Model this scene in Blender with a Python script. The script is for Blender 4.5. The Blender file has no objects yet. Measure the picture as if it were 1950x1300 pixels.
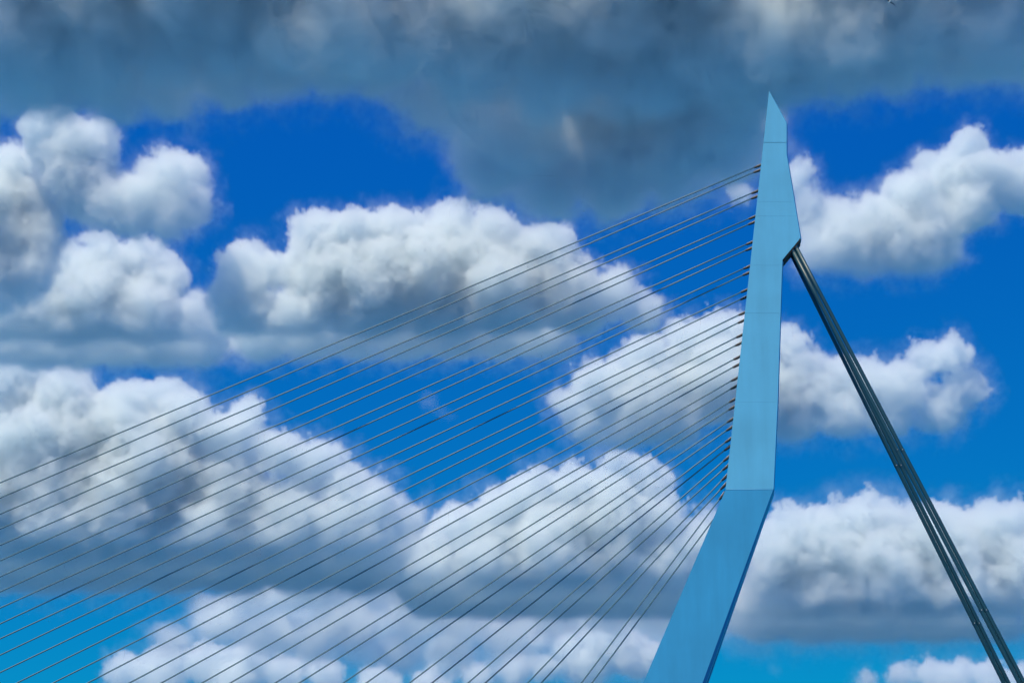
import bpy, bmesh, math, random
from mathutils import Vector, Matrix

S = bpy.context.scene
COL = S.collection

# ------------------------------------------------------------------ camera
F = 4000.0                                   # focal length in photo pixels (1950 wide)
PITCH = 0.287042
EYE = Vector((0, 0, 2.0))
cam = bpy.data.objects.new('camera', bpy.data.cameras.new('camera'))
COL.objects.link(cam)
cam.location = EYE
cam.rotation_euler = (math.pi / 2 + PITCH, 0, 0)
cam.data.sensor_width = 36
cam.data.lens = 36 * F / 1950
cam.data.clip_start = 0.5
cam.data.clip_end = 60000
S.camera = cam

# ------------------------------------------------------------------ sky and sun
SUN_DIR = Vector((-0.31, -0.33, 0.90)).normalized()
W = bpy.data.worlds.new('World')
S.world = W
W.use_nodes = True
wt = W.node_tree
bg = wt.nodes['Background']
sky = wt.nodes.new('ShaderNodeTexSky')
sky.sky_type = 'NISHITA'
sky.sun_disc = False
sky.sun_elevation = math.asin(SUN_DIR.z)
sky.sun_rotation = math.atan2(SUN_DIR.x, SUN_DIR.y)
sky.air_density = 1.0
sky.dust_density = 0.0
sky.ozone_density = 3.0
# deep polarised blue of the photograph: the same sky with each colour channel graded
sep = wt.nodes.new('ShaderNodeSeparateColor')
com = wt.nodes.new('ShaderNodeCombineColor')
wt.links.new(sky.outputs[0], sep.inputs[0])
for ch, (expo, gain) in enumerate(((1.0, 0.006), (1.15, 0.427), (0.35, 2.97))):
    pw = wt.nodes.new('ShaderNodeMath')
    pw.operation = 'POWER'
    pw.inputs[1].default_value = expo
    ml = wt.nodes.new('ShaderNodeMath')
    ml.operation = 'MULTIPLY'
    ml.inputs[1].default_value = gain
    wt.links.new(sep.outputs[ch], pw.inputs[0])
    wt.links.new(pw.outputs[0], ml.inputs[0])
    wt.links.new(ml.outputs[0], com.inputs[ch])
wt.links.new(com.outputs[0], bg.inputs[0])
bg.inputs[1].default_value = 0.086

sun = bpy.data.objects.new('sun', bpy.data.lights.new('sun', 'SUN'))
COL.objects.link(sun)
sun.data.energy = 5.0
sun.data.angle = math.radians(0.5)
sun.data.color = (1.0, 0.85, 0.62)
sun.rotation_euler = SUN_DIR.to_track_quat('Z', 'Y').to_euler()

vs = S.view_settings
vs.view_transform = 'Standard'
vs.look = 'None'
vs.exposure = 0.22
vs.gamma = 1.0
S.cycles.max_bounces = 24
S.cycles.volume_bounces = 12
S.cycles.volume_step_rate = 2.5
S.cycles.use_adaptive_sampling = True
S.cycles.adaptive_threshold = 0.04
S.cycles.volume_max_steps = 512

# ------------------------------------------------------------------ helpers
def tag(o, label=None, cat=None, group=None, kind=None):
    for k, v in (('label', label), ('category', cat), ('group', group), ('kind', kind)):
        if v:
            o[k] = v
    return o

def ray(x, y):
    u = (x - 975) / F
    v = (650 - y) / F
    return Vector((u, math.cos(PITCH) - v * math.sin(PITCH), math.sin(PITCH) + v * math.cos(PITCH)))

def project(P):
    d = P - EYE
    z = d.y * math.cos(PITCH) + d.z * math.sin(PITCH)
    v = -d.y * math.sin(PITCH) + d.z * math.cos(PITCH)
    return 975 + F * d.x / z, 650 - F * v / z

def mesh_obj(name, bm, mat, parent=None, smooth=False):
    me = bpy.data.meshes.new(name)
    bmesh.ops.recalc_face_normals(bm, faces=bm.faces)
    bm.to_mesh(me)
    bm.free()
    if smooth:
        me.shade_smooth()
    me.materials.append(mat)
    o = bpy.data.objects.new(name, me)
    COL.objects.link(o)
    if parent:
        o.parent = parent
    return o

def tube(bm, pts, radii, seg=14, caps=True):
    """round tube through the points, one radius each"""
    rings = []
    n = len(pts)
    for i, p in enumerate(pts):
        t = (pts[min(i + 1, n - 1)] - pts[max(i - 1, 0)]).normalized()
        ref = Vector((0, 0, 1)) if abs(t.z) < 0.9 else Vector((0, 1, 0))
        a = t.cross(ref).normalized()
        b = a.cross(t)
        rings.append([bm.verts.new(p + (a * math.cos(2 * math.pi * k / seg) + b * math.sin(2 * math.pi * k / seg)) * radii[i]) for k in range(seg)])
    for r0, r1 in zip(rings, rings[1:]):
        for k in range(seg):
            bm.faces.new((r0[k], r0[(k + 1) % seg], r1[(k + 1) % seg], r1[k]))
    if caps:
        bm.faces.new(rings[0])
        bm.faces.new(rings[-1][::-1])

def loft(bm, sections):
    """closed prism through equal-length rings of points"""
    rings = [[bm.verts.new(p) for p in s] for s in sections]
    m = len(rings[0])
    for r0, r1 in zip(rings, rings[1:]):
        for k in range(m):
            bm.faces.new((r0[k], r0[(k + 1) % m], r1[(k + 1) % m], r1[k]))
    bm.faces.new(rings[0][::-1])
    bm.faces.new(rings[-1])

def nodes(mat):
    mat.use_nodes = True
    return mat.node_tree.nodes, mat.node_tree.links.new

def paint(name, col, rough, spots=0.06, metallic=0.0, scale=0.6, streak=0.0, bump=0.0):
    """painted steel: faint mottling, streaks down the plate, fine relief"""
    m = bpy.data.materials.new(name)
    N, L = nodes(m)
    b = N['Principled BSDF']
    tc = N.new('ShaderNodeTexCoord')
    mp = N.new('ShaderNodeMapping')
    mp.inputs['Scale'].default_value = (1, 1, 0.08 if streak else 1)
    L(tc.outputs['Object'], mp.inputs[0])
    n1 = N.new('ShaderNodeTexNoise')
    n1.inputs['Scale'].default_value = scale
    n1.inputs['Detail'].default_value = 8
    n1.inputs['Roughness'].default_value = 0.6
    L(mp.outputs[0], n1.inputs['Vector'])
    n2 = N.new('ShaderNodeTexNoise')
    n2.inputs['Scale'].default_value = scale * 0.25
    n2.inputs['Detail'].default_value = 4
    L(tc.outputs['Object'], n2.inputs['Vector'])
    ad = N.new('ShaderNodeMath')
    ad.operation = 'ADD'
    L(n1.outputs[0], ad.inputs[0])
    L(n2.outputs[0], ad.inputs[1])
    mr = N.new('ShaderNodeMapRange')
    mr.inputs[1].default_value = 0.7
    mr.inputs[2].default_value = 1.3
    mr.inputs[3].default_value = 1 - spots
    mr.inputs[4].default_value = 1 + spots
    L(ad.outputs[0], mr.inputs[0])
    vm = N.new('ShaderNodeVectorMath')
    vm.operation = 'SCALE'
    vm.inputs[0].default_value = col
    L(mr.outputs[0], vm.inputs['Scale'])
    L(vm.outputs[0], b.inputs['Base Color'])
    b.inputs['Roughness'].default_value = rough
    b.inputs['Metallic'].default_value = metallic
    if bump:
        n3 = N.new('ShaderNodeTexNoise')
        n3.inputs['Scale'].default_value = 0.9
        n3.inputs['Detail'].default_value = 3
        L(tc.outputs['Object'], n3.inputs['Vector'])
        bp = N.new('ShaderNodeBump')
        bp.inputs['Strength'].default_value = bump
        bp.inputs['Distance'].default_value = 0.05
        L(n3.outputs[0], bp.inputs['Height'])
        L(bp.outputs[0], b.inputs['Normal'])
    return m

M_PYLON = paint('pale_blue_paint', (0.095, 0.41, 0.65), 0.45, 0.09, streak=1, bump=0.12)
M_LEG = paint('leg_deeper_blue', (0.028, 0.285, 0.545), 0.45, 0.09, streak=1, bump=0.12)  # same finish as the upper pylon, in a deeper blue
M_CORE = paint('dark_joint', (0.05, 0.16, 0.24), 0.8)
M_CABLE = paint('cable_sheath', (0.075, 0.165, 0.205), 0.5, 0.08, scale=0.3)
M_SOCKET = paint('socket_steel', (0.01, 0.012, 0.015), 0.5, 0.2)
M_PLATE = paint('underside_shade_black', (0.004, 0.005, 0.008), 0.8, 0.2)  # black stands in for the shade under the head
M_ROD = paint('socket_rod', (0.30, 0.34, 0.38), 0.4, 0.1)
M_STAY = paint('back_stay_paint', (0.007, 0.055, 0.085), 0.45, 0.1, scale=0.4)
M_BOLT = paint('bolt_steel', (0.55, 0.55, 0.55), 0.35, 0.1)
M_DECK = paint('deck_asphalt', (0.045, 0.045, 0.048), 0.9, 0.2)

# ------------------------------------------------------------------ water far below the frame
M_WATER = bpy.data.materials.new('river_water_blue_bounce')
N, L = nodes(M_WATER)
b = N['Principled BSDF']
b.inputs['Base Color'].default_value = (0.025, 0.15, 0.30, 1)  # strong blue set to bounce blue light up onto the cloud bases
b.inputs['Roughness'].default_value = 0.12
wn = N.new('ShaderNodeTexNoise')
wn.inputs['Scale'].default_value = 0.4
wn.inputs['Detail'].default_value = 5
wtc = N.new('ShaderNodeTexCoord')
L(wtc.outputs['Object'], wn.inputs['Vector'])
bp = N.new('ShaderNodeBump')
bp.inputs['Strength'].default_value = 0.4
L(wn.outputs[0], bp.inputs['Height'])
L(bp.outputs[0], b.inputs['Normal'])
bm = bmesh.new()
bmesh.ops.create_circle(bm, cap_ends=True, segments=64, radius=30000)
wat = mesh_obj('unseen_water', bm, M_WATER)
wat.location = (0, 0, -1.5)
tag(wat, 'unseen river water below the bridge, blue to bounce light upward', kind='structure')

# ------------------------------------------------------------------ the bridge
YAW = 0.097068
E_AX = Vector((math.cos(YAW), -math.sin(YAW), 0))      # along the deck, to the right
E_N = Vector((math.sin(YAW), math.cos(YAW), 0))        # across the deck, away from the camera
UP = Vector((0, 0, 1))
P0 = Vector((36.402, 319.851, 0))
Z_KINK = 70.0
Z_DECK, S_DECK = 13.475, 6.465

def half(z):                                            # half thickness of the pylon across the deck
    if z >= Z_KINK:
        return 0.75 + (139 - z) * 0.0305
    return 0.75 + 69 * 0.0305 + (Z_KINK - z) * 0.05

def hit(x, y, side=-1, sfun=half):
    """where the sight line through a photo pixel meets the near (-1) or far (+1) face"""
    d = ray(x, y)
    s = 2.0
    P = None
    for _ in range(40):
        k = ((P0 - EYE).dot(E_N) + side * s) / d.dot(E_N)
        P = EYE + d * k
        s = sfun(P.z)
    return P

def axz(P):                                             # (along, up) coordinates in the bridge plane
    return (P - P0).dot(E_AX), P.z

def bp3(a, s, z):
    return P0 + E_AX * a + E_N * s + UP * z

bridge = bpy.data.objects.new('bridge', None)
COL.objects.link(bridge)
bridge.empty_display_size = 5
tag(bridge, 'cable-stayed bridge with pale blue kinked pylon and fan of thin cables', 'bridge')

# outline of the upper pylon in the photo: (left x, right x) at a row y, near face
LEFT = [(174.6, 1464.4), (271.5, 1453.8), (313, 1449.2), (500, 1429.0), (932, 1381.5)]
RIGHT = [(174.6, 1465.4), (234.6, 1498), (293, 1498), (453, 1524.6), (494.5, 1490), (550, 1487.8), (769, 1480.8), (929, 1473)]

def interp(tab, y):
    for (y0, x0), (y1, x1) in zip(tab, tab[1:]):
        if y0 <= y <= y1:
            return x0 + (x1 - x0) * (y - y0) / (y1 - y0)
    return tab[-1][1]

def section(zl, zr, al, ar, bev, inset=0.0):
    """six-sided horizontal cut: near face, bevel, rear edge, far face, front edge"""
    hl, hr = half(zl) - inset, half(zr) - inset
    al += inset
    ar -= inset
    return [bp3(al, -hl, zl), bp3(ar, -hr, zr), bp3(ar + bev, -hr * 0.62, zr), bp3(ar + bev, hr * 0.62, zr), bp3(ar, hr, zr), bp3(al, hl, zl)]

def row(y, bev=0.16):
    a0, z0 = axz(hit(interp(LEFT, y), y))
    a1, z1 = axz(hit(interp(RIGHT, y), y))
    return z0, z1, a0, a1, bev

pyl_bm = bmesh.new()
core_rows = [176, 205, 234.6, 293, 380, 453, 494.5, 550, 700, 850, 929]
loft(pyl_bm, [section(*row(y, 0.0), inset=min(0.07, 0.02 + (y - 174) * 0.002)) for y in core_rows])
pylon = mesh_obj('pylon', pyl_bm, M_CORE, bridge)
tag(pylon, 'pale blue steel pylon with pointed top and rearward kink')

cuts = [174.6, 271.5, 384.0, 411.5, 505.0, 596.0, 765.0, 931.0]
gaps = {271.5: 0.9, 384.0: 0.18, 411.5: 0.2, 505.0: 0.18, 596.0: 0.25, 765.0: 0.14}
brk = [174.6, 234.6, 293, 453, 494.5, 550, 931.0]
for y0, y1 in zip(cuts, cuts[1:]):
    ys = [y0 + gaps.get(y0, 0) / 2] + [y for y in brk if y0 < y < y1] + [y1 - gaps.get(y1, 0) / 2]
    if y0 <= 234.6:
        ys = sorted(set(ys + [190, 210]))
    bm = bmesh.new()
    loft(bm, [section(*row(y, min(0.16, (y - 174) * 0.004 + 0.01))) for y in ys])
    mesh_obj('steel_section', bm, M_PYLON, pylon)

# the two splayed legs below the kink; only the upper half of the near one stands in the photo
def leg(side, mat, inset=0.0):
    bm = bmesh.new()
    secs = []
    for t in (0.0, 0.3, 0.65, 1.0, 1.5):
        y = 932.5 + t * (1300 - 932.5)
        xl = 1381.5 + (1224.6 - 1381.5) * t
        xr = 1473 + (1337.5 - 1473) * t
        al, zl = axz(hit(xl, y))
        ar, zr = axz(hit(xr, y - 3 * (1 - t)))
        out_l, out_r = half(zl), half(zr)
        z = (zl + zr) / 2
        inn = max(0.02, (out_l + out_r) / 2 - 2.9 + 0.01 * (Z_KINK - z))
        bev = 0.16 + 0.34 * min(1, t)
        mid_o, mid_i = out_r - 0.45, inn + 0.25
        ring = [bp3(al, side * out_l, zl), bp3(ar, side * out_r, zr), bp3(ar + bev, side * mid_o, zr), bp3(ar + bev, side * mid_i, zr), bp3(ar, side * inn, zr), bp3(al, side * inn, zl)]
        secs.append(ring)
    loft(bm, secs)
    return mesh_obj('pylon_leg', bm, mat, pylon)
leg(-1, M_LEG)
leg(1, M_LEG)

# weld beads run across the plates, the kink has a sharper one
def bead(y, x0, x1, r, mat):
    bm = bmesh.new()
    pts = [hit(x0 + (x1 - x0) * k / 4, y + 0.0) for k in range(5)]
    tube(bm, [p - E_N * 0.0 for p in pts], [r] * 5, 6)
    return mesh_obj('weld_bead', bm, mat, pylon)
bead(931.4, 1382.5, 1472.5, 0.035, M_PYLON)

# bearing plate and housing under the head where the back stays leave, blackened to put in the underside's shade
def house():
    a0, z0 = axz(hit(1524.6, 453))
    a1, z1 = axz(hit(1490, 494.5))
    bm = bmesh.new()
    d = Vector((a1 - a0, z1 - z0)).normalized()
    nrm = Vector((-d.y, d.x))
    if nrm.y > 0:
        nrm = -nrm
    h = half((z0 + z1) / 2)
    secs = []
    for s in (-h * 0.97, h * 0.97):
        q = [Vector((a0, z0)) + d * 0.15 - nrm * 0.05, Vector((a1, z1)) - d * 0.05 - nrm * 0.05,
             Vector((a1, z1)) + nrm * 0.24 + d * 0.02, Vector((a0, z0)) + nrm * 0.24 + d * 0.25]
        secs.append([bp3(p.x, s, p.y) for p in q])
    loft(bm, secs)
    return mesh_obj('bearing_plate', bm, M_PLATE, pylon)
house()

# deck girder, below the frame, carries the lower cable ends
bm = bmesh.new()
prof = [(-8.5, 14.2), (-16.5, 13.9), (-16.5, 13.4), (-8.0, 12.0), (8.0, 12.0), (16.5, 13.4), (16.5, 13.9), (8.5, 14.2)]
loft(bm, [[bp3(a, s, z - 0.9) for s, z in prof] for a in (-330, 220)])
mesh_obj('deck', bm, M_DECK, bridge)

# stay cables --------------------------------------------------------------
NEAR = [(1448.3, 314), (1443, 363), (1437.8, 411.5), (1433, 460), (1428, 506), (1423, 550.8), (1418.5, 594), (1413.5, 636.5), (1408.8, 678), (1403.8, 718.5), (1400, 758.5), (1396, 796), (1391.5, 834), (1387.7, 869), (1383.5, 905), (1377.6, 940)]
FAR = [(1447, 323.2), (1442.5, 373), (1437, 422), (1431.7, 471.5), (1426.5, 518.3), (1421.5, 564.6), (1417, 608.8), (1411.5, 652), (1407, 693), (1402.7, 733.8), (1398.8, 773), (1394, 812), (1389.6, 849), (1385.8, 885.8), (1381.2, 921.5), (1371, 971.5)]
END_N = [(0, 914.7), (0, 974.6), (0, 1034), (0, 1094), (0, 1153.8), (0, 1212.6), (0, 1277)] + [(x, 1300) for x in (95, 241, 380, 520, 650, 777, 889, 1003, 1106)]
END_F = [(0, 944), (0, 1003), (0, 1063.5), (0, 1122.7), (0, 1184), (0, 1243.8)] + [(x, 1300) for x in (26, 161, 302, 434, 566, 694, 820, 922, 1029, 1126)]

def solve_foot(A, s_end, z_end, px, lo, hi):
    """deck position whose straight cable from A passes the photo pixel px"""
    ax, ay = project(A)
    def err(a):
        ex, ey = project(bp3(a, s_end, z_end))
        return (px[0] - ax) * (ey - ay) - (px[1] - ay) * (ex - ax)
    e0 = err(lo)
    for _ in range(60):
        m = (lo + hi) / 2
        if (err(m) > 0) == (e0 > 0):
            lo = m
        else:
            hi = m
    return bp3((lo + hi) / 2, s_end, z_end)

def anchor_near(x, y, sgn):
    """anchor on the front edge of the pylon, a little inside its near or far corner"""
    f = (lambda z: half(max(z, Z_KINK)) - 0.28)
    return hit(x, y, sgn, f)

for (pn, en, sgn) in [(p, e, -1) for p, e in zip(NEAR, END_N)] + [(p, e, 1) for p, e in zip(FAR, END_F)]:
    A = anchor_near(pn[0], pn[1], sgn)
    B = solve_foot(A, sgn * S_DECK, Z_DECK, en, -330, -12)
    d = (B - A)
    Lc = d.length
    d.normalize()
    start = A - d * 0.5
    bm = bmesh.new()
    pts = []
    for k in range(25):                                  # a trace of sag
        t = k / 24
        pts.append(start.lerp(B, t) - UP * (4 * t * (1 - t) * Lc * 0.0012))
    tube(bm, pts, [0.108] * 25, 10)
    c = mesh_obj('stay_cable', bm, M_CABLE, bridge, smooth=True)
    bm = bmesh.new()                                     # stepped socket at the pylon end
    side = d.cross(E_N).normalized()
    off = side * (0.07 if side.z < 0 else -0.07)
    tube(bm, [A - d * 0.5 + off, A + d * 0.55 + off, A + d * 1.0 + off * 0.6, A + d * 1.15 + off * 0.3], [0.21, 0.21, 0.17, 0.12], 12)
    mesh_obj('anchor_socket', bm, M_SOCKET, c, smooth=False)
    bm = bmesh.new()
    tube(bm, [A - d * 0.4 - off * 1.6, A + d * 1.1 - off * 1.4], [0.07, 0.06], 8)
    mesh_obj('anchor_rod', bm, M_ROD, c, smooth=True)

# back stays ---------------------------------------------------------------
S_TOP, S_BOT = 1.2, 6.0
STAYS = [  # start pixel, end pixel at the frame bottom, side (+1 far)
    ((1508.0, 486.0), (1911.6, 1300), 1), ((1513.5, 478.5), (1920.6, 1300), 1),
    ((1510.5, 479.0), (1941.3, 1300), -1), ((1516.5, 471.5), (1950.6, 1300), -1)]
COLLARS = {1: (887, 1187), -1: (857, 1162)}
for (p0, p1, sgn) in STAYS:
    A = hit(p0[0], p0[1], sgn, lambda z: S_TOP)
    B = solve_foot(A, sgn * S_BOT, Z_DECK, p1, 5, 150)
    d = B - A
    Ln = d.length
    d.normalize()
    bm = bmesh.new()
    tube(bm, [A - d * 0.6 + d * (Ln + 0.6) * k / 12 for k in range(13)], [0.315] * 13, 20)
    c = mesh_obj('back_stay', bm, M_STAY, bridge, smooth=True)
    bm = bmesh.new()
    tube(bm, [A - d * 0.55, A + d * 0.15, A + d * 0.2], [0.345, 0.345, 0.325], 16)
    mesh_obj('end_socket', bm, M_STAY, c)
    for yc in COLLARS[sgn]:
        lo, hi = 0.0, Ln
        for _ in range(50):
            m = (lo + hi) / 2
            if project(A + d * m)[1] < yc:
                lo = m
            else:
                hi = m
        Q = A + d * lo
        bm = bmesh.new()
        tube(bm, [Q - d * 0.14, Q + d * 0.14], [0.35, 0.35], 16)
        mesh_obj('clamp_collar', bm, M_STAY, c)
        bm = bmesh.new()
        bmesh.ops.create_icosphere(bm, subdivisions=2, radius=0.085, matrix=Matrix.Translation(Q - E_N * 0.34 + UP * 0.05))
        mesh_obj('bolt', bm, M_BOLT, c, smooth=True)

# ------------------------------------------------------------------ gull
def gull():
    C = EYE + ray(1693.6, 4.2) * 190
    root = bpy.data.objects.new('seagull', None)
    COL.objects.link(root)
    root.location = C
    tag(root, 'small white and dark seagull gliding at the very top edge of sky', 'seagull')
    mw = paint('gull_white', (0.75, 0.75, 0.73), 0.7, 0.05, scale=6)
    mg = paint('gull_dark', (0.06, 0.07, 0.09), 0.7, 0.1, scale=6)
    # flies to the left and away, banked: right wing hangs towards the lower right
    bm = bmesh.new()
    tube(bm, [Vector((x, 0, z)) for x, z in ((-0.27, 0.0), (-0.24, 0.01), (-0.17, 0.015), (-0.08, 0), (0.04, 0), (0.16, 0.01), (0.26, 0.015))], [0.006, 0.03, 0.042, 0.065, 0.07, 0.045, 0.012], 10)
    body = mesh_obj('body', bm, mw, root, smooth=True)
    bm = bmesh.new()
    loft(bm, [[Vector((0.2, y, 0.02 + h)) for y, h in ((-0.03, 0), (0.03, 0), (0.03, 0.012), (-0.03, 0.012))],
              [Vector((0.36, y, 0.02 + h)) for y, h in ((-0.075, 0), (0.075, 0), (0.075, 0.008), (-0.075, 0.008))]])
    mesh_obj('tail', bm, mw, root)
    bm = bmesh.new()
    tube(bm, [Vector((-0.26, 0, 0.0)), Vector((-0.3, 0, -0.005)), Vector((-0.325, 0, -0.018))], [0.014, 0.011, 0.004], 8)
    mesh_obj('bill', bm, paint('gull_bill', (0.5, 0.3, 0.04), 0.5), root)
    for sd in (1, -1):
        bm = bmesh.new()
        secs = []
        prof = [(0.03, 0.03, 0.17, -0.08), (0.2, 0.085, 0.16, -0.10), (0.38, 0.105, 0.13, -0.07), (0.52, 0.07, 0.09, -0.02), (0.63, 0.0, 0.05, 0.06), (0.70, -0.07, 0.01, 0.13)]
        for (yy, zz, ch, x0) in prof:
            th = 0.018 * ch / 0.17 + 0.003
            secs.append([Vector((x0, sd * yy, zz)), Vector((x0 + ch * 0.35, sd * yy, zz + th)), Vector((x0 + ch, sd * yy, zz)), Vector((x0 + ch * 0.4, sd * yy, zz - th * 0.6))])
        loft(bm, secs)
        mesh_obj('wing', bm, mg, root)
    root.rotation_euler = (math.radians(-33), math.radians(0), math.radians(-72))
gull()

# ------------------------------------------------------------------ clouds: real volumes lit by the sun and the sky
def cloud_material(name, aniso=0.0):
    m = bpy.data.materials.new(name)
    m.use_nodes = True
    n = m.node_tree.nodes
    n.clear()
    o = n.new('ShaderNodeOutputMaterial')
    v = n.new('ShaderNodeVolumePrincipled')
    v.inputs['Color'].default_value = (0.91, 0.967, 1.0, 1)
    v.inputs['Density'].default_value = 1.0
    v.inputs['Anisotropy'].default_value = aniso
    m.node_tree.links.new(v.outputs[0], o.inputs['Volume'])
    return m
M_CLOUD = cloud_material('cloud_droplets', 0.4)
VOX = 3.8           # photo pixels per voxel

def cloud(label, blobs, dist=None, alt=None, sigma=0.085, seed=1, soft=0.55, bias=0.35, billow=0.34, ragged=1.25, scale=50, base_y=None, depth=0.3, vox=VOX, flat=1.0, wisp=0.11, crown=0.22, ycoarse=2.0):
    """a cumulus: smooth union of balls along the sight lines of its lobes, broken up by
    cellular and fractal noise; its distance follows from the height of the cloud base"""
    rnd = random.Random(seed)
    if dist:                                                   # same softness in the picture near and far
        sigma *= 3000.0 / dist
    pts = []
    for bl in blobs:
        x, y, r = bl[:3]
        d = ray(x, y)
        al = bl[4] if len(bl) > 4 else alt
        yy = dist if dist else (al - EYE.z) / d.z * d.y
        R = r * yy / d.y / F
        mean = (bl[3] if len(bl) > 3 else rnd.uniform(-1, 1) * depth) * R
        k = (yy + mean) / d.y
        pts.append((EYE + d * k, r * k / F))
    px = sum((p - EYE).y for p, R in pts) / len(pts) / F       # metres per photo pixel here
    U = scale * px                                             # size of the main billows
    pad = U * 0.9
    lo = Vector([min(p[i] - R for p, R in pts) - pad for i in range(3)])
    hi = Vector([max(p[i] + R for p, R in pts) + pad for i in range(3)])
    org = Vector(((lo.x + hi.x) / 2, (lo.y + hi.y) / 2, lo.z))
    vol = bpy.data.volumes.new('cloud')
    ob = bpy.data.objects.new('cloud', vol)
    COL.objects.link(ob)
    ob.location = org
    vol.materials.append(M_CLOUD)
    tag(ob, label, 'cloud', 'clouds in the sky behind the bridge')
    g = bpy.data.node_groups.new('cloud_shape', 'GeometryNodeTree')
    g.interface.new_socket('Geometry', in_out='INPUT', socket_type='NodeSocketGeometry')
    g.interface.new_socket('Geometry', in_out='OUTPUT', socket_type='NodeSocketGeometry')
    N, L = g.nodes, g.links.new

    def M(op, *a):
        k = N.new('ShaderNodeMath')
        k.operation = op
        for i, q in enumerate(a):
            if isinstance(q, (int, float)):
                k.inputs[i].default_value = q
            else:
                L(q, k.inputs[i])
        return k.outputs[0]

    def V(op, a, b=None, s=None, out=0):
        k = N.new('ShaderNodeVectorMath')
        k.operation = op
        for i, q in enumerate((a, b)):
            if q is None:
                continue
            if isinstance(q, (tuple, Vector)):
                k.inputs[i].default_value = q
            else:
                L(q, k.inputs[i])
        if s is not None:
            k.inputs['Scale'].default_value = s
        return k.outputs[out]

    def noise(vec, size, detail, rough=0.5):
        k = N.new('ShaderNodeTexNoise')
        k.inputs['Scale'].default_value = 1 / size
        k.inputs['Detail'].default_value = detail
        k.inputs['Roughness'].default_value = rough
        L(vec, k.inputs['Vector'])
        return k

    P = V('ADD', N.new('GeometryNodeInputPosition').outputs[0], (0, 0, 0))
    PN = V('ADD', P, (seed * 371.3, seed * 113.7, seed * 59.1))
    w1 = V('SCALE', V('SUBTRACT', noise(PN, U * 1.6, 2).outputs['Color'], (.5, .5, .5)), s=U * 0.7)
    PW = V('ADD', P, w1)
    sd = None
    for p, R in pts:
        q = V('SUBTRACT', PW, p - org)
        if flat != 1.0:
            q = V('MULTIPLY', q, (1, 1, flat))
        q = M('SUBTRACT', V('LENGTH', q, out=1), R)
        sd = q if sd is None else M('SMOOTH_MIN', sd, q, U * 0.55)
    PNW = V('ADD', PN, V('SCALE', V('SUBTRACT', noise(PN, U * .6, 3).outputs['Color'], (.5, .5, .5)), s=U * 0.5))
    vo = N.new('ShaderNodeTexVoronoi')
    vo.feature = 'F1'
    vo.inputs['Scale'].default_value = 1 / (U * 0.55)
    vo.inputs['Detail'].default_value = 1.4
    vo.inputs['Roughness'].default_value = 0.6
    vo.inputs['Lacunarity'].default_value = 2.3
    L(PNW, vo.inputs['Vector'])
    fb = noise(PNW, U * 1.2, 5.5, 0.64)
    f = M('ADD', M('MULTIPLY', M('SUBTRACT', .5, vo.outputs['Distance']), U * billow),
          M('MULTIPLY', M('SUBTRACT', fb.outputs[0], .5), U * ragged * 1.6))
    f = M('SUBTRACT', M('ADD', f, U * bias), sd)
    if base_y is not None:                                       # level condensation base
        d = ray(975, base_y)
        zb = EYE.z + d.z * dist / d.y - org.z
        z = N.new('ShaderNodeSeparateXYZ')
        L(P, z.inputs[0])
        cut = M('SUBTRACT', z.outputs[2], M('ADD', zb, M('MULTIPLY', M('SUBTRACT', noise(PN, U * 1.2, 4).outputs[0], .5), U * 0.8)))
        f = M('SMOOTH_MIN', f, M('MULTIPLY', cut, 0.8), U * 0.4)
    mp = N.new('ShaderNodeMapRange')
    mp.interpolation_type = 'SMOOTHSTEP'
    L(f, mp.inputs[0])
    mp.inputs[1].default_value = 0
    zz = N.new('ShaderNodeSeparateXYZ')
    L(P, zz.inputs[0])
    hgt = N.new('ShaderNodeMapRange')                          # crisp crown, soft base
    L(zz.outputs[2], hgt.inputs[0])
    hgt.inputs[1].default_value = pad
    hgt.inputs[2].default_value = (hi.z - lo.z) - pad * 1.5
    hgt.inputs[3].default_value = U * soft * 1.5
    hgt.inputs[4].default_value = U * soft * crown
    L(hgt.outputs[0], mp.inputs[2])
    mp.inputs[3].default_value = 0
    mp.inputs[4].default_value = sigma
    def step(q, a, b):
        k = N.new('ShaderNodeMapRange')
        k.interpolation_type = 'SMOOTHSTEP'
        L(q, k.inputs[0])
        k.inputs[1].default_value = a
        k.inputs[2].default_value = b
        return k.outputs[0]
    veil = M('MULTIPLY', step(f, -U * 0.75, U * 0.1), step(noise(PNW, U * 0.9, 5, 0.65).outputs[0], 0.44, 0.7))
    dens = M('ADD', mp.outputs[0], M('MULTIPLY', veil, sigma * wisp))
    vc = N.new('GeometryNodeVolumeCube')
    L(dens, vc.inputs['Density'])
    vc.inputs['Min'].default_value = lo - org
    vc.inputs['Max'].default_value = hi - org
    size = hi - lo
    for i, axn in enumerate('XYZ'):
        vc.inputs['Resolution ' + axn].default_value = max(8, int(size[i] / (vox * px * (ycoarse if i == 1 else 1.0))))
    sm = N.new('GeometryNodeSetMaterial')
    sm.inputs['Material'].default_value = M_CLOUD
    L(vc.outputs[0], sm.inputs[0])
    out = N.new('NodeGroupOutput')
    L(sm.outputs[0], out.inputs[0])
    ob.modifiers.new('shape', 'NODES').node_group = g
    print('cloud', [round(v) for v in size], 'm at', round(org.y), 'vox', round(size.x * size.y * size.z / (vox * px) ** 3 / 1e6, 2), 'M')
    return ob

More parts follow.
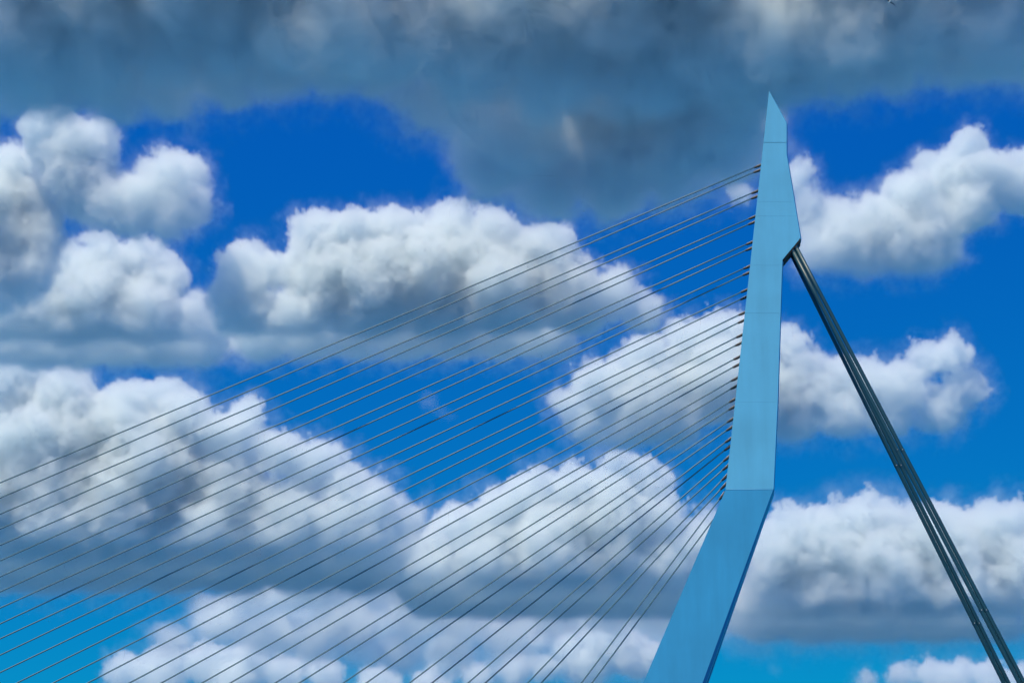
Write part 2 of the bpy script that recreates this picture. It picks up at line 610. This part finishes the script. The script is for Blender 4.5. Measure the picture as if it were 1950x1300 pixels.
# dark sheet over the top of the picture, its underside towards us; it goes on overhead, with unseen high balls added to shade it
cloud('broad dark grey cloud across the upper left above the blue gap',
      [(-60, 60, 130), (60, 80, 115), (190, 95, 105), (320, 100, 100), (450, 90, 95), (570, 70, 95), (660, 50, 110), (0, 150, 90), (110, 160, 85), (220, 165, 85), (330, 165, 80), (430, 150, 75), (530, 130, 75), (620, 120, 75)]
      + [(x, y, 170, 0.0, 1030) for x in (-50, 160, 370, 580) for y in (-30, -220)] + [(x, y, 210, 0.0, 1130) for x, y in ((130, -60), (560, -60), (-100, -220), (340, -220), (600, -220))] + [(x, 90, 105, 0.0, 1040) for x in (40, 200, 360, 520)],
      alt=960, sigma=0.075, seed=3, soft=0.8, crown=0.9, billow=0.35, ragged=1.9, scale=64, bias=0.2, vox=7, ycoarse=1.6)
cloud('largest dark grey cloud reaching down behind the pylon tip',
      [(760, 60, 120), (900, 90, 130), (1060, 110, 140), (1220, 110, 140), (1370, 80, 130), (800, 190, 70), (890, 230, 75), (1010, 260, 100), (1150, 280, 100), (1280, 260, 100), (1380, 230, 80), (940, 310, 90), (1050, 335, 100), (1170, 335, 100), (1280, 320, 90), (1370, 280, 85), (1400, 220, 85), (1430, 160, 90), (720, 165, 45), (690, 120, 70)]
      + [(x, y, 170, 0.0, 1030) for x in (760, 970, 1180, 1380) for y in (-30, -220)] + [(x, y, 210, 0.0, 1130) for x, y in ((760, -40), (1220, -40), (1420, -40), (1220, -220))] + [(x, 150, 130, 0.0, 1060) for x in (930, 1080, 1220, 1360)] + [(x, 260, 110, 0.0, 1080) for x in (980, 1120, 1260, 1380)],
      alt=960, sigma=0.075, seed=5, soft=0.8, crown=0.9, billow=0.35, ragged=1.9, scale=64, bias=0.2, vox=7, ycoarse=1.6)
cloud('dark grey cloud in the upper right corner behind the seagull',
      [(1480, 50, 115), (1600, 60, 110), (1740, 50, 105), (1880, 60, 105), (1990, 50, 110), (1540, 130, 85), (1620, 125, 85), (1710, 115, 80), (1800, 100, 80), (1880, 100, 80), (1960, 105, 80)]
      + [(x, y, 165, 0.0, 1030) for x in (1530, 1740, 1950) for y in (-40, -220)] + [(x, y, 210, 0.0, 1130) for x, y in ((1560, -60), (1780, -220), (2010, -60), (1580, -220))] + [(x, 80, 100, 0.0, 1040) for x in (1560, 1700, 1840, 1960)],
      alt=960, sigma=0.075, seed=7, soft=0.8, crown=0.9, billow=0.35, ragged=1.9, scale=64, bias=0.15, vox=7, ycoarse=1.6)

# middle distance
cloud('hook shaped pale cloud at left below the dark sheet',
      [(90, 255, 48), (150, 285, 58), (160, 350, 68), (210, 390, 55), (270, 385, 58), (335, 340, 54), (355, 390, 50), (320, 420, 42), (240, 415, 45), (185, 265, 35), (300, 320, 30), (120, 320, 50)],
      dist=2900, seed=11, soft=0.7, billow=0.3, scale=42, bias=0.4)
cloud('pale cloud cut off by the left edge beside the hooked cloud',
      [(20, 325, 48), (40, 390, 66), (20, 460, 85), (75, 440, 52), (60, 515, 60), (-40, 400, 90), (-20, 530, 70)],
      dist=2950, seed=12, soft=0.8, billow=0.3, scale=46)
cloud('wide white cumulus at left with a flat grey base above the cables',
      [(200, 490, 40), (255, 500, 45), (310, 545, 50), (130, 540, 65), (50, 590, 80), (180, 580, 85), (280, 605, 80), (370, 620, 55), (420, 655, 40), (-40, 620, 80), (120, 640, 75), (260, 655, 60), (350, 665, 45), (60, 655, 60)]
      + [(x, 648, 60, 3.0) for x in range(-20, 440, 80)],
      dist=3400, seed=13, base_y=662, ycoarse=3.0, soft=0.6)
cloud('big bright cumulus in the centre behind the topmost cables',
      [(480, 515, 50), (465, 590, 65), (600, 450, 45), (680, 455, 50), (620, 530, 85), (755, 445, 48), (865, 440, 48), (950, 460, 52), (1045, 480, 50), (720, 540, 90), (820, 530, 100), (950, 550, 95), (1070, 555, 75), (1170, 565, 48), (1235, 595, 35), (700, 620, 65), (560, 620, 65), (840, 615, 65), (980, 605, 60), (1110, 605, 45), (500, 650, 35), (1000, 480, 50), (900, 500, 60)]
      + [(x, 640, 58, 3.0) for x in range(500, 1060, 90)],
      dist=3000, seed=17, base_y=645, ycoarse=3.0, soft=0.5)
cloud('pale cloud at right whose arms curl up beside the pylon head',
      [(1515, 335, 36), (1535, 400, 52), (1600, 445, 66), (1680, 440, 75), (1740, 385, 66), (1800, 350, 62), (1850, 290, 40), (1880, 340, 56), (1950, 350, 58), (1770, 450, 72), (1650, 495, 52), (1750, 500, 48), (1560, 480, 52), (1600, 490, 48), (1840, 395, 60), (1410, 370, 24), (1720, 460, 70)],
      dist=3000, seed=19, base_y=535, soft=0.7, billow=0.3, scale=46, bias=0.25)
cloud('white cumulus behind the lower cables beside the pylon left edge',
      [(1360, 635, 35), (1430, 650, 45), (1310, 670, 50), (1230, 690, 45), (1150, 740, 58), (1085, 770, 32), (1125, 805, 42), (1240, 770, 80), (1360, 730, 80), (1440, 760, 70), (1190, 835, 38), (1290, 815, 50)],
      dist=3800, seed=23, base_y=865, soft=0.55)
cloud('white cloud with a curled arm between the pylon and the back stays',
      [(1505, 665, 34), (1535, 715, 45), (1610, 735, 50), (1720, 745, 52), (1765, 685, 26), (1805, 680, 35), (1840, 740, 42), (1790, 780, 50), (1600, 790, 52), (1690, 795, 48), (1670, 735, 48), (1560, 750, 50), (1510, 790, 58), (1500, 740, 45)],
      dist=3800, seed=29, base_y=850, soft=0.6, scale=46)

# far cumulus, seen from the side
cloud('long low blue-grey cloud bank filling the bottom behind the steep cables',
      [(470, 1190, 40), (560, 1190, 50), (660, 1180, 60), (760, 1170, 65), (870, 1170, 65), (980, 1180, 65), (1090, 1190, 65), (1200, 1190, 60), (1280, 1190, 55), (1340, 1160, 45), (600, 1250, 50), (720, 1250, 55), (850, 1255, 60), (980, 1260, 60), (1110, 1260, 60), (1220, 1260, 45), (500, 1240, 40)],
      dist=8200, seed=71, soft=1.2, flat=1.3, bias=0.4, vox=5.5, billow=0.2, sigma=0.06)
cloud('tall bright cumulus at the left edge crossed by many cables',
      [(45, 710, 40), (0, 740, 60), (120, 780, 70), (295, 780, 45), (230, 810, 70), (340, 800, 50), (415, 830, 48), (465, 805, 30), (525, 860, 45), (600, 890, 48), (660, 930, 48), (720, 965, 45), (770, 995, 34), (80, 880, 120), (270, 900, 110), (170, 930, 125), (110, 980, 110), (230, 980, 100), (440, 950, 90), (560, 985, 70), (650, 1015, 55), (200, 1010, 100), (370, 1030, 90), (60, 1020, 90), (520, 1040, 65), (-40, 940, 110), (700, 1030, 50), (120, 1070, 55), (300, 1075, 50), (420, 1085, 40), (620, 1060, 45)]
      + [(x, 1052, 90, k) for x in range(-30, 700, 120) for k in (1.7, 3.4, 5.0)],
      dist=5600, seed=31, base_y=1062, ycoarse=3.0, soft=0.45, scale=58, bias=0.35)
cloud('white cumulus mass in the lower middle behind the steepest cables',
      [(1225, 920, 40), (1170, 930, 45), (1100, 940, 48), (1010, 955, 48), (950, 975, 45), (880, 1005, 42), (820, 1035, 38), (1050, 1045, 85), (1170, 1035, 80), (1250, 990, 42), (1320, 1015, 32), (930, 1070, 75), (1260, 1080, 65), (1100, 1110, 70), (1360, 1060, 55), (800, 1090, 50), (1000, 1120, 60), (1180, 1110, 60), (860, 1120, 45)]
      + [(x, 1110, 80, k) for x in range(840, 1380, 110) for k in (1.8, 3.6, 5.5)],
      dist=5800, seed=37, base_y=1122, ycoarse=3.0, soft=0.5, scale=56, bias=0.35)
cloud('heaped white cumulus at lower right behind the back stays',
      [(1635, 985, 42), (1580, 1005, 44), (1500, 1015, 44), (1710, 1000, 44), (1800, 1015, 40), (1870, 1000, 42), (1930, 1005, 42), (1460, 1060, 60), (1560, 1075, 85), (1680, 1080, 95), (1810, 1070, 90), (1930, 1080, 85), (1450, 1130, 55), (1560, 1145, 70), (1690, 1150, 75), (1840, 1155, 80), (1950, 1165, 75), (1760, 1200, 55), (1880, 1215, 55), (1520, 1190, 45), (1640, 1195, 50), (1440, 1180, 35), (1960, 1220, 55)]
      + [(x, 1152, 80, k) for x in range(1450, 1990, 110) for k in (1.8, 3.7, 5.8)],
      dist=6400, seed=41, base_y=1168, ycoarse=3.0, soft=0.5, scale=62, bias=0.3)
cloud('low pale cloud bank along the bottom centre',
      [(480, 1135, 45), (560, 1125, 50), (640, 1100, 45), (420, 1160, 40), (640, 1130, 50), (720, 1120, 45), (800, 1170, 60), (880, 1190, 55), (420, 1190, 45), (520, 1205, 55), (660, 1195, 65), (760, 1235, 45), (330, 1220, 35), (960, 1205, 50), (600, 1220, 50), (860, 1235, 40), (1050, 1180, 45), (1150, 1165, 45), (1240, 1160, 50)],
      dist=7000, seed=43, soft=1.0, flat=1.4, bias=0.5, sigma=0.06, billow=0.2)
cloud('low white cloud along the bottom edge at left of centre',
      [(240, 1280, 35), (310, 1270, 38), (390, 1265, 38), (470, 1260, 40), (540, 1285, 38), (620, 1290, 34), (440, 1300, 50), (300, 1310, 50), (720, 1300, 35), (820, 1300, 35)],
      dist=7600, seed=47, soft=0.5, scale=35)
cloud('small white cloud low behind the steep cables beside the pylon leg',
      [(1030, 1210, 22), (1080, 1240, 32), (1150, 1215, 38), (1180, 1240, 45), (1220, 1260, 40), (1120, 1265, 38), (1040, 1270, 28), (980, 1275, 28), (910, 1290, 28)],
      dist=7400, seed=53, soft=0.5, scale=35)
cloud('pale strip of cloud low in the bottom right corner',
      [(1720, 1292, 24), (1770, 1285, 28), (1830, 1282, 30), (1890, 1290, 30), (1950, 1295, 30), (1650, 1300, 16), (1800, 1310, 40), (1900, 1315, 40)],
      dist=8000, seed=59, soft=1.0, scale=34, bias=0.4)
cloud('tiny faint wisp of cloud in the blue below the centre cumulus',
      [(815, 765, 16), (845, 785, 14), (860, 792, 10)],
      dist=3500, seed=61, soft=1.6, crown=1.0, scale=30, sigma=0.02, wisp=0, vox=2.4, billow=0.1, bias=0.4)
cloud('tiny faint puff low in the blue right of the pylon leg',
      [(1470, 1272, 9), (1480, 1276, 7)],
      dist=7500, seed=67, soft=1.6, crown=1.0, scale=20, sigma=0.014, wisp=0, vox=2.0, billow=0.1, bias=0.5)
